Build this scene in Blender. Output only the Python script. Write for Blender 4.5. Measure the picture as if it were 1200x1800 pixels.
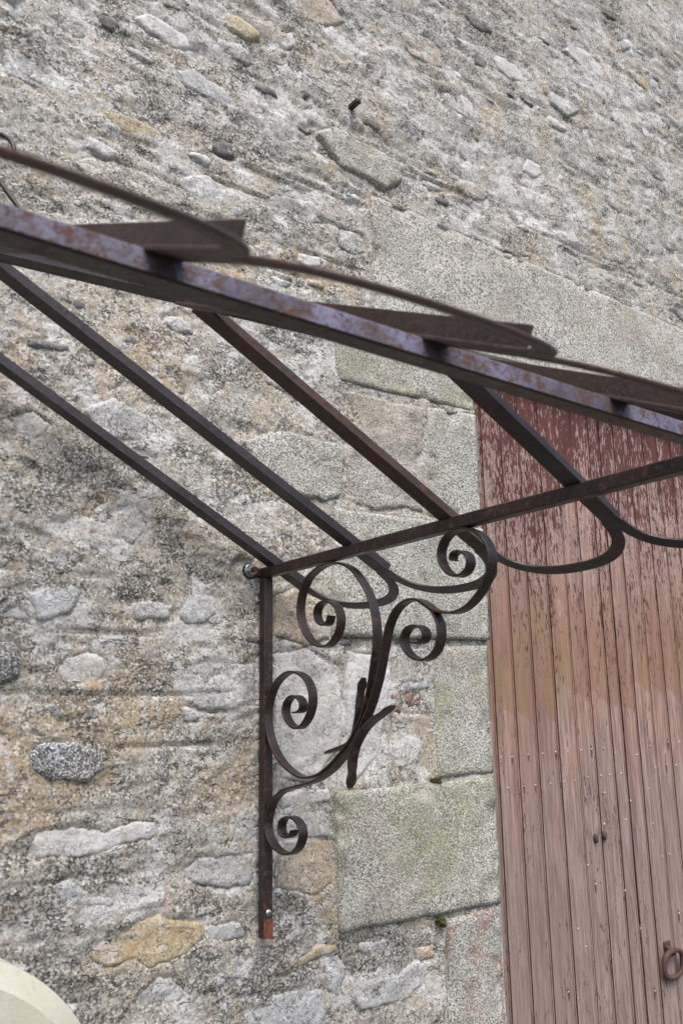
import bpy, bmesh, math
import numpy as np
from mathutils import Vector, Matrix

# ------------------------------------------------------------------ camera, sky, sun, exposure
scene = bpy.context.scene
for o in list(bpy.data.objects):
    bpy.data.objects.remove(o)
COL = scene.collection

cam_data = bpy.data.cameras.new('camera')
cam = bpy.data.objects.new('camera', cam_data)
COL.objects.link(cam)
scene.camera = cam
YAW, PITCH, ROLL = math.radians(37.473), math.radians(13.258), math.radians(-0.944)
fw = Vector((math.sin(YAW)*math.cos(PITCH), math.cos(YAW)*math.cos(PITCH), math.sin(PITCH)))
rt = Vector((math.cos(YAW), -math.sin(YAW), 0))
up = rt.cross(fw)
r2 = rt*math.cos(ROLL) + up*math.sin(ROLL)
u2 = up*math.cos(ROLL) - rt*math.sin(ROLL)
mw = Matrix((r2, u2, -fw)).transposed().to_4x4()
mw.translation = Vector((-1.224, -1.925, 1.737))
cam.matrix_world = mw
cam_data.sensor_fit = 'VERTICAL'
cam_data.sensor_height = 22.3
cam_data.lens = 22.3*1609.27/1800
cam_data.clip_start = 0.02
cam_data.clip_end = 500
cam_data.dof.use_dof = True
cam_data.dof.focus_distance = 2.25
cam_data.dof.aperture_fstop = 4.5

SUN_EL, SUN_AZ = math.radians(58), math.radians(200)     # azimuth clockwise from +Y
world = bpy.data.worlds.new('World')
scene.world = world
world.use_nodes = True
wn = world.node_tree
wn.nodes.clear()
sky = wn.nodes.new('ShaderNodeTexSky')
sky.sky_type = 'NISHITA'
sky.sun_disc = False
sky.sun_elevation = SUN_EL
sky.sun_rotation = SUN_AZ
sky.air_density = 1.0
sky.dust_density = 4.0
sky.ozone_density = 1.0
bg = wn.nodes.new('ShaderNodeBackground')
bg.inputs['Strength'].default_value = 0.15
wo = wn.nodes.new('ShaderNodeOutputWorld')
wn.links.new(sky.outputs[0], bg.inputs[0])
wn.links.new(bg.outputs[0], wo.inputs[0])

sun_data = bpy.data.lights.new('sun', 'SUN')
sun_data.energy = 1.5
sun_data.angle = math.radians(42)
sun_data.color = (1.0, 0.965, 0.92)
sun = bpy.data.objects.new('sun', sun_data)
COL.objects.link(sun)
sd = Vector((math.sin(SUN_AZ)*math.cos(SUN_EL), math.cos(SUN_AZ)*math.cos(SUN_EL), math.sin(SUN_EL)))
sun.rotation_euler = sd.to_track_quat('Z', 'Y').to_euler()
sun.location = (0, -6, 8)

scene.render.engine = 'CYCLES'
scene.cycles.max_bounces = 6
scene.cycles.diffuse_bounces = 3
scene.view_settings.view_transform = 'Standard'
scene.view_settings.look = 'None'
scene.view_settings.exposure = 0.78
scene.view_settings.gamma = 1.0
scene.view_settings.use_curve_mapping = False

# ------------------------------------------------------------------ node helpers
class NT:
    def __init__(self, name):
        self.m = bpy.data.materials.new(name)
        self.m.use_nodes = True
        self.t = self.m.node_tree
        self.t.nodes.clear()
        self.out = self.t.nodes.new('ShaderNodeOutputMaterial')
        self.b = self.t.nodes.new('ShaderNodeBsdfPrincipled')
        self.t.links.new(self.b.outputs[0], self.out.inputs[0])
        self.g = self.t.nodes.new('ShaderNodeNewGeometry')
        self.pos = self.g.outputs['Position']
    def L(self, a, b):
        self.t.links.new(a, b)
    def put(self, sock, v):
        if isinstance(v, bpy.types.NodeSocket):
            self.L(v, sock)
        elif isinstance(v, (tuple, list)) and len(v) == 3 and sock.type == 'RGBA':
            sock.default_value = (*v, 1)
        else:
            sock.default_value = v
    def vec(self, scale=(1, 1, 1), off=(0, 0, 0), src=None):
        n = self.t.nodes.new('ShaderNodeMapping')
        self.L(src or self.pos, n.inputs[0])
        n.inputs['Location'].default_value = off
        n.inputs['Scale'].default_value = scale
        return n.outputs[0]
    def noise(self, scale, detail=3, rough=.5, vec=None, dist=0):
        n = self.t.nodes.new('ShaderNodeTexNoise')
        self.L(vec or self.pos, n.inputs['Vector'])
        n.inputs['Scale'].default_value = scale
        n.inputs['Detail'].default_value = detail
        n.inputs['Roughness'].default_value = rough
        n.inputs['Distortion'].default_value = dist
        return n.outputs['Fac']
    def voro(self, scale, vec=None, out='Distance', feature='F1'):
        n = self.t.nodes.new('ShaderNodeTexVoronoi')
        n.feature = feature
        self.L(vec or self.pos, n.inputs['Vector'])
        n.inputs['Scale'].default_value = scale
        return n.outputs[out]
    def ramp(self, f, stops, interp='LINEAR'):
        n = self.t.nodes.new('ShaderNodeValToRGB')
        n.color_ramp.interpolation = interp
        el = n.color_ramp.elements
        while len(el) < len(stops):
            el.new(0.5)
        for e, (p, c) in zip(el, stops):
            e.position = p
            e.color = (c, c, c, 1) if isinstance(c, (int, float)) else (*c, 1)
        self.L(f, n.inputs[0])
        return n.outputs[0]
    def step(self, f, a, b, hi=1.0, lo=0.0):
        n = self.t.nodes.new('ShaderNodeMapRange')
        n.interpolation_type = 'SMOOTHSTEP'
        self.L(f, n.inputs[0])
        n.inputs[1].default_value = a
        n.inputs[2].default_value = b
        n.inputs[3].default_value = lo
        n.inputs[4].default_value = hi
        return n.outputs[0]
    def math(self, op, a, b=0.0):
        n = self.t.nodes.new('ShaderNodeMath')
        n.operation = op
        self.put(n.inputs[0], a)
        self.put(n.inputs[1], b)
        return n.outputs[0]
    def mix(self, f, a, b, mode='MIX'):
        n = self.t.nodes.new('ShaderNodeMix')
        n.data_type = 'RGBA'
        n.blend_type = mode
        self.put(n.inputs['Factor'], f)
        self.put(n.inputs[6], a)
        self.put(n.inputs[7], b)
        return n.outputs[2]
    def sep(self, axis, src=None):
        n = self.t.nodes.new('ShaderNodeSeparateXYZ')
        self.L(src or self.pos, n.inputs[0])
        return n.outputs[axis]
    def rnd(self):
        n = self.t.nodes.new('ShaderNodeObjectInfo')
        return n.outputs['Random']
    def bump(self, h, dist=.003, strength=1.0, nrm=None):
        n = self.t.nodes.new('ShaderNodeBump')
        n.inputs['Strength'].default_value = strength
        n.inputs['Distance'].default_value = dist
        self.L(h, n.inputs['Height'])
        if nrm:
            self.L(nrm, n.inputs['Normal'])
        return n.outputs[0]
    def done(self, color, rough=.9, normal=None, metallic=0.0, spec=.3):
        self.put(self.b.inputs['Base Color'], color)
        self.put(self.b.inputs['Roughness'], rough)
        self.put(self.b.inputs['Metallic'], metallic)
        self.put(self.b.inputs['Specular IOR Level'], spec)
        if normal:
            self.L(normal, self.b.inputs['Normal'])
        return self.m

def masonry(name, c1, c2, ochre=.5, dark=.7, white=.6, grain=1.0, och=(.42, .305, .165), tones=False, cool=.55):
    """weathered limestone or lime mortar: two tones, ochre and black lichen, sand grain"""
    n = NT(name)
    col = n.mix(n.step(n.noise(3.1, 4, .6), .38, .62), c1, c2)
    # colour turns a colder grey towards the top of the wall
    zc = n.math('ADD', n.sep(2), n.math('MULTIPLY', n.noise(1.7, 3, .5, n.vec(off=(5, 5, 5))), 1.2))
    col = n.mix(n.step(zc, 3.0, 4.4, cool*.7), col, (.40, .403, .405))
    v = n.voro(225, None, 'Color')
    g = n.sep(0, v); g2 = n.sep(1, v); g3 = n.sep(2, v)
    fine = n.noise(130, 3, .68)
    mid = n.noise(24, 5, .7)
    mid2 = n.noise(9, 5, .68, n.vec(off=(1, 5, 2)))
    col = n.mix(n.step(mid, .38, .66, .6), col, c2)
    if tones:
        at = n.t.nodes.new('ShaderNodeAttribute'); at.attribute_name = 'tone'
        sp = n.t.nodes.new('ShaderNodeSeparateColor'); n.L(at.outputs['Color'], sp.inputs[0])
        a_o, a_w, a_d = sp.outputs[0], sp.outputs[1], sp.outputs[2]
    # warm iron stains
    om = n.math('ADD', n.noise(5.3, 4, .65, n.vec(off=(3.1, 0, 7.7))), .005)
    if tones:
        om = n.math('ADD', om, n.math('MULTIPLY', a_o, .20))
    o = n.math('MULTIPLY', n.step(om, .50, .70), ochre)
    o = n.math('MULTIPLY', o, n.step(g3, .05, .6, 1, .6))
    col = n.mix(o, col, n.mix(n.step(mid, .4, .65), och, (.44, .37, .285)))
    # yellow lichen specks, small
    y = n.math('MULTIPLY', n.step(mid2, .65, .75), n.step(g2, .4, .6))
    col = n.mix(n.math('MULTIPLY', y, .7*min(1, ochre+.2)), col, (.36, .27, .07))
    # chalky bluish-white patches
    wm = n.math('ADD', n.math('MULTIPLY', mid2, .7), n.math('MULTIPLY', mid, .3))
    if tones:
        wm = n.math('ADD', wm, n.math('MULTIPLY', a_w, .15))
    w = n.math('MULTIPLY', n.step(wm, .525, .575), n.step(fine, .30, .50, 1, .55))
    w = n.math('MULTIPLY', w, white)
    col = n.mix(w, col, (.64, .645, .65))
    # dark grey lichen plus traced dark patches: broad smudges broken into dots
    dm = n.noise(7.5, 5, .74, n.vec(scale=(.7, 1, 1.3), off=(4, 4, 4)))
    if tones:
        dm = n.math('ADD', dm, n.math('MULTIPLY', a_d, .18))
    dm = n.math('SUBTRACT', dm, n.math('MULTIPLY', w, .10))
    d1 = n.step(dm, .485, .61)
    d2 = n.step(fine, .60, .42)
    d = n.math('MULTIPLY', n.math('ADD', n.math('MULTIPLY', d1, .75), .26), d2)
    col = n.mix(n.math('MULTIPLY', d, dark), col, (.055, .054, .050))
    col = n.mix(n.math('MULTIPLY', d1, .27*dark), col, (.125, .122, .113))
    # sand grains light and dark, only where the skin of the mortar has worn off
    gm = n.math('MULTIPLY', n.step(mid, .36, .58, 1, .35), n.math('SUBTRACT', 1, n.math('MULTIPLY', w, .75)))
    col = n.mix(n.math('MULTIPLY', n.step(g, .64, .88, .60*grain), gm), col, (.72, .71, .69))
    col = n.mix(n.math('MULTIPLY', n.step(g2, .68, .88, .74*grain), gm), col, (.06, .057, .052))
    # hairline cracks
    cn = n.math('ABSOLUTE', n.math('SUBTRACT', n.noise(6.5, 5, .62, n.vec(scale=(.7, 1, 1.6), off=(2, 2, 2))), .5))
    ckm = n.math('MULTIPLY', n.step(cn, .012, .004), n.step(mid, .47, .56))
    col = n.mix(n.math('MULTIPLY', ckm, .65 if tones else .3), col, (.04, .036, .032))
    h = n.math('ADD', n.noise(75, 5, .74), n.math('MULTIPLY', n.math('MULTIPLY', g3, gm), .14*grain))
    h = n.math('SUBTRACT', h, n.math('MULTIPLY', ckm, .6 if tones else .3))
    return n.done(col, .95, n.bump(h, .0055, .85), spec=.15)

def granite(name, dark=(.095, .10, .088), mid=(.31, .31, .28), lite=(.60, .60, .56), green=.2, red=0.0, bal=0.0, sc=215):
    n = NT(name)
    s = n.noise(sc, 2, .6)
    col = n.ramp(s, [(.40-bal, dark), (.455-bal, mid), (.52-bal, mid), (.585-bal, lite)])
    s2 = n.sep(0, n.voro(260, None, 'Color'))
    col = n.mix(n.step(s2, .76, .9, .5), col, dark)
    col = n.mix(n.step(n.sep(1, n.voro(230, n.vec(off=(1, 1, 1)), 'Color')), .75, .9, .5), col, lite)
    fl = n.step(n.noise(6, 5, .7, n.vec(off=(21, 3, 2))), .40, .68, .15)
    col = n.mix(fl, col, n.mix(n.step(n.noise(40, 4, .7), .35, .65), (.36, .35, .31), (.46, .445, .41)))
    big = n.step(n.noise(4.5, 5, .65), .40, .66)
    col = n.mix(n.math('MULTIPLY', big, .36), col, (.14, .135, .115))
    gm = n.math('MULTIPLY', n.step(n.noise(5.5, 4, .65, n.vec(off=(2, 7, 5))), .45, .66), n.step(n.noise(110, 3, .6), .40, .56))
    col = n.mix(n.math('MULTIPLY', gm, green), col, (.235, .245, .105))
    wp = n.step(n.noise(7, 5, .7, n.vec(off=(11, 3, 2))), .52, .66, .28)
    col = n.mix(wp, col, (.52, .51, .475))
    tn = n.step(n.noise(3.2, 4, .6, n.vec(off=(1, 9, 6))), .5, .68, .22)
    col = n.mix(tn, col, (.36, .29, .215))
    bl = n.math('MULTIPLY', n.step(n.noise(9, 5, .7, n.vec(off=(8, 1, 2))), .54, .68), n.step(n.noise(170, 3, .6), .42, .58))
    col = n.mix(n.math('MULTIPLY', bl, .7), col, (.06, .065, .055))
    if red:
        rm = n.math('MULTIPLY', n.step(n.noise(9, 4, .65, n.vec(off=(1, 3, 9))), .44, .6), n.step(n.noise(130, 3, .6), .42, .55))
        col = n.mix(n.math('MULTIPLY', rm, red), col, (.22, .09, .07))
    h = n.math('ADD', n.noise(70, 5, .7), n.math('MULTIPLY', s, .7))
    return n.done(col, .9, n.bump(h, .005, .8), spec=.25)

M = {}
M['mortar'] = masonry('lime_mortar', (.465, .42, .345), (.40, .385, .35), ochre=.74, dark=.9, tones=True, white=.66)
M['white'] = masonry('white_limestone', (.62, .595, .55), (.54, .54, .545), ochre=.22, dark=.40, white=.75, grain=.4, cool=.3)
M['pale'] = masonry('pale_limestone', (.48, .47, .45), (.44, .45, .46), ochre=.3, dark=.6, white=.8, grain=.7)
M['tan'] = masonry('tan_limestone', (.44, .35, .255), (.42, .375, .31), ochre=.7, dark=.55, white=.45, grain=.75, cool=.2)
M['ochre'] = masonry('ochre_limestone', (.46, .36, .21), (.44, .385, .28), ochre=.8, dark=.45, white=.45, grain=.65, och=(.43, .29, .12), cool=.1)
M['grey'] = masonry('grey_limestone', (.26, .257, .25), (.33, .328, .32), ochre=.25, dark=.7, white=.5, grain=.7, cool=.3)
M['dark'] = granite('dark_granite', (.05, .052, .055), (.20, .205, .215), (.62, .64, .66), green=.0, bal=-.03)
M['slate'] = masonry('slate_chip', (.13, .13, .13), (.17, .168, .163), ochre=.05, dark=.3, white=.2, grain=.3, cool=0)
M['red'] = masonry('brick_fragment', (.20, .10, .08), (.26, .16, .13), ochre=.1, dark=.4, white=.4)
M['granite'] = granite('lichened_granite')
M['granite_green'] = granite('mossy_granite', green=.62, mid=(.32, .315, .275))
M['granite_light'] = granite('lintel_granite', dark=(.11, .105, .095), mid=(.37, .355, .325), lite=(.60, .585, .55), green=.14, bal=.0, sc=150)
M['granite_red'] = granite('reddened_granite', green=.1, red=.75)
M['granite_warm'] = granite('rough_granite', mid=(.33, .31, .28), lite=(.55, .52, .48), green=.12)

def iron(name, base, base2, rust, rustcol=(.105, .043, .026), metallic=.2, rough=.46, spec=.5):
    n = NT(name)
    col = n.mix(n.step(n.noise(9, 4, .6), .35, .65), base, base2)
    r = n.step(n.noise(62, 6, .78, n.vec(off=(3, 3, 3))), .60-.13*rust, .66-.13*rust)
    sp = n.step(n.noise(150, 4, .7), .58-.06*rust, .66-.06*rust)
    m = n.math('MAXIMUM', n.math('MULTIPLY', r, n.step(n.noise(90, 4, .7), .35, .55)), n.math('MULTIPLY', sp, .5))
    m = n.math('MULTIPLY', m, min(1, .35+rust))
    col = n.mix(m, col, rustcol)
    col = n.mix(n.step(n.noise(45, 5, .7, n.vec(off=(9, 0, 0))), .52, .72, .35), col, (.03, .02, .018))
    rg = n.math('ADD', n.math('MULTIPLY', m, .4), rough)
    rg = n.math('ADD', rg, n.step(n.noise(30, 4, .6), .3, .7, .12))
    h = n.math('ADD', n.noise(160, 4, .65), n.math('MULTIPLY', m, .8))
    h = n.math('ADD', h, n.math('MULTIPLY', n.noise(32, 2, .5), 1.6))
    return n.done(col, rg, n.bump(h, .0011, .8), metallic=n.math('MULTIPLY', n.math('SUBTRACT', 1, m), metallic), spec=spec)

M['iron'] = iron('brown_oxidised_iron', (.018, .0102, .0085), (.032, .018, .0145), .38, rough=.32, spec=.6)
M['iron_purple'] = iron('purple_oxidised_iron', (.017, .0125, .0145), (.029, .021, .025), .14, metallic=.3, spec=.6, rough=.38)
M['iron_rusty'] = iron('rusted_iron', (.032, .019, .016), (.058, .032, .026), .6, metallic=.15)
M['iron_chalky_skylit'] = iron('chalky_lavender_with_sky_sheen', (.060, .050, .070), (.185, .175, .26), .9, rustcol=(.085, .04, .028), metallic=.1, rough=.42)  # chalky paint, with the sheen of the sky put into the colour
M['iron_bar'] = iron('red_brown_iron_bar', (.036, .022, .018), (.058, .035, .029), .45, metallic=.1, rough=.5)
M['rust'] = iron('orange_rust', (.13, .042, .018), (.20, .068, .028), .9, metallic=0, rough=.8)
n = NT('zinc_plated_steel'); M['zinc'] = n.done(n.mix(n.step(n.noise(60, 3), .3, .7), (.55, .57, .58), (.42, .44, .46)), .3, metallic=.9)
n = NT('dull_nail'); M['nail'] = n.done(n.mix(n.step(n.noise(90, 3), .3, .7), (.55, .53, .50), (.28, .24, .22)), .5, metallic=.3)
n = NT('moss'); M['moss'] = n.done(n.mix(n.step(n.noise(150, 3), .35, .65), (.035, .045, .012), (.10, .10, .03)), 1, n.bump(n.noise(220, 3), .006))
n = NT('black_slot'); M['black'] = n.done(n.mix(n.step(n.noise(30, 2), .3, .7), (.012, .01, .01), (.02, .018, .016)), .9)

# ------------------------------------------------------------------ mesh helpers
def mesh_obj(name, verts, faces, mat, parent=None, smooth=True, mats=None, fmat=None):
    me = bpy.data.meshes.new(name)
    verts = np.asarray(verts, dtype=np.float32)
    me.from_pydata(verts.tolist() if len(verts) < 4000 else [tuple(v) for v in verts.tolist()], [], faces if isinstance(faces, list) else faces.tolist())
    for m_ in (mats or [mat]):
        me.materials.append(m_)
    if fmat is not None:
        me.polygons.foreach_set('material_index', np.asarray(fmat, dtype=np.int32))
    if smooth:
        me.polygons.foreach_set('use_smooth', np.ones(len(me.polygons), dtype=bool))
    me.update()
    o = bpy.data.objects.new(name, me)
    COL.objects.link(o)
    if parent:
        o.parent = parent
    return o

def empty(name, loc, label, cat, group=None):
    e = bpy.data.objects.new(name, None)
    e.empty_display_size = .1
    e.location = loc
    COL.objects.link(e)
    e['label'] = label
    e['category'] = cat
    if group:
        e['group'] = group
    return e

def adopt(o, parent):
    """parent keeping the world placement (parents are only translated)"""
    o.parent = parent
    o.matrix_parent_inverse = Matrix.Translation(-parent.location) if parent.parent is None else Matrix.Translation(-Vector(parent.matrix_world.translation))
    return o

def recenter(o):
    """move the mesh origin to its bounding-box middle"""
    me = o.data
    co = np.empty(len(me.vertices)*3, dtype=np.float32)
    me.vertices.foreach_get('co', co)
    co = co.reshape(-1, 3)
    c = (co.min(0)+co.max(0))/2
    me.vertices.foreach_set('co', (co-c).ravel())
    me.update()
    o.location = Vector([float(v) for v in c])
    return o

def part(o, parent, sub=None):
    recenter(o)
    o.parent = parent
    off = Vector(parent.location)
    p = parent.parent
    while p:
        off = off + Vector(p.location)
        p = p.parent
    o.location = Vector(o.location) - off
    return o

def bevel_sharp(o, w=.001, seg=1):
    m = o.modifiers.new('bevel', 'BEVEL')
    m.width = w
    m.segments = seg
    m.limit_method = 'ANGLE'
    m.angle_limit = math.radians(40)
    return o

def sweep(path, sides, ups, profile, closed_ends=True):
    """profile: list of (a,b): a along side, b along up"""
    path = np.asarray(path, float); sides = np.asarray(sides, float); ups = np.asarray(ups, float)
    k = len(profile)
    V = []; F = []
    for p, s, u in zip(path, sides, ups):
        for a, b in profile:
            V.append(p + s*a + u*b)
    for i in range(len(path)-1):
        for j in range(k):
            a = i*k+j; b = i*k+(j+1) % k
            F.append((a, b, b+k, a+k))
    if closed_ends:
        F.append(tuple(range(k-1, -1, -1)))
        F.append(tuple((len(path)-1)*k+j for j in range(k)))
    return V, F

def fix_normals(o):
    bm = bmesh.new(); bm.from_mesh(o.data)
    bmesh.ops.recalc_face_normals(bm, faces=bm.faces)
    bm.to_mesh(o.data); bm.free(); o.data.update()
    return o

def catmull(P, n=8):
    P = np.asarray(P, float)
    Q = np.vstack([2*P[0]-P[1], P, 2*P[-1]-P[-2]])
    out = []
    for i in range(len(P)-1):
        p0, p1, p2, p3 = Q[i:i+4]
        for t in np.linspace(0, 1, n, endpoint=False):
            out.append(.5*((2*p1)+(-p0+p2)*t+(2*p0-5*p1+4*p2-p3)*t*t+(-p0+3*p1-3*p2+p3)*t**3))
    out.append(P[-1])
    return np.array(out)

def resample(P, step):
    d = np.r_[0, np.cumsum(np.linalg.norm(np.diff(P, axis=0), axis=1))]
    n = max(3, int(d[-1]/step)+1)
    t = np.linspace(0, d[-1], n)
    return np.stack([np.interp(t, d, P[:, k]) for k in range(P.shape[1])], 1)

def smooth_path(P, it=3):
    P = P.copy()
    for _ in range(it):
        P[1:-1] = .5*P[1:-1] + .25*(P[:-2]+P[2:])
    return P

# numpy value noise
_tabs = {}
def vnoise(x, y, seed):
    if seed not in _tabs:
        _tabs[seed] = np.random.RandomState(seed).rand(256, 256).astype(np.float32)
    T = _tabs[seed]
    xi = np.floor(x).astype(int); yi = np.floor(y).astype(int)
    fx = x-xi; fy = y-yi
    fx = fx*fx*fx*(fx*(fx*6-15)+10); fy = fy*fy*fy*(fy*(fy*6-15)+10)
    a = T[xi % 256, yi % 256]; b = T[(xi+1) % 256, yi % 256]
    c = T[xi % 256, (yi+1) % 256]; d = T[(xi+1) % 256, (yi+1) % 256]
    return (a*(1-fx)+b*fx)*(1-fy)+(c*(1-fx)+d*fx)*fy

def fbm(x, y, scale, octs=4, seed=1, rough=.5):
    s = 0; a = 1; t = 0
    for o in range(octs):
        s = s + a*vnoise(x*scale+17.3*o, y*scale+9.1*o, seed+o)
        t += a; a *= rough; scale *= 2.03
    return s/t-.5

def sstep(x, a, b):
    t = np.clip((x-a)/(b-a), 0, 1)
    return t*t*(3-2*t)

def poly_sdf(px, pz, poly):
    """positive inside"""
    P = np.asarray(poly, float)
    d = np.full(px.shape, 1e9); inside = np.zeros(px.shape, bool)
    for i in range(len(P)):
        a = P[i]; b = P[(i+1) % len(P)]
        ex, ez = b-a
        t = np.clip(((px-a[0])*ex+(pz-a[1])*ez)/(ex*ex+ez*ez+1e-12), 0, 1)
        d = np.minimum(d, (px-a[0]-t*ex)**2+(pz-a[1]-t*ez)**2)
        c = ((a[1] > pz) != (b[1] > pz)) & (px < (b[0]-a[0])*(pz-a[1])/((b[1]-a[1]) if abs(b[1]-a[1]) > 1e-9 else 1e-9)+a[0])
        inside ^= c
    d = np.sqrt(d)
    return np.where(inside, d, -d)

# ------------------------------------------------------------------ ground
n = NT('gravel_ground')
gc = n.ramp(n.sep(0, n.voro(60, None, 'Color')), [(0, (.05, .047, .04)), (.5, (.09, .083, .07)), (1, (.15, .14, .125))])
gc = n.mix(n.step(n.noise(1.2, 4), .4, .65, .5), gc, (.06, .075, .03))
gmat = n.done(gc, .95, n.bump(n.voro(60), .01))
g = mesh_obj('ground', [(-60, -80, 0), (60, -80, 0), (60, 6, 0), (-60, 6, 0)], [(0, 1, 2, 3)], gmat, smooth=False)
g['kind'] = 'structure'

# ------------------------------------------------------------------ the stone wall
wall = empty('stone_wall', (0, 0, 0), 'tall grey rubble stone wall with granite blocks around the red door', 'wall')
DOOR_X0, DOOR_X1, DOOR_Z = .794, 2.115, 2.885

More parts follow.
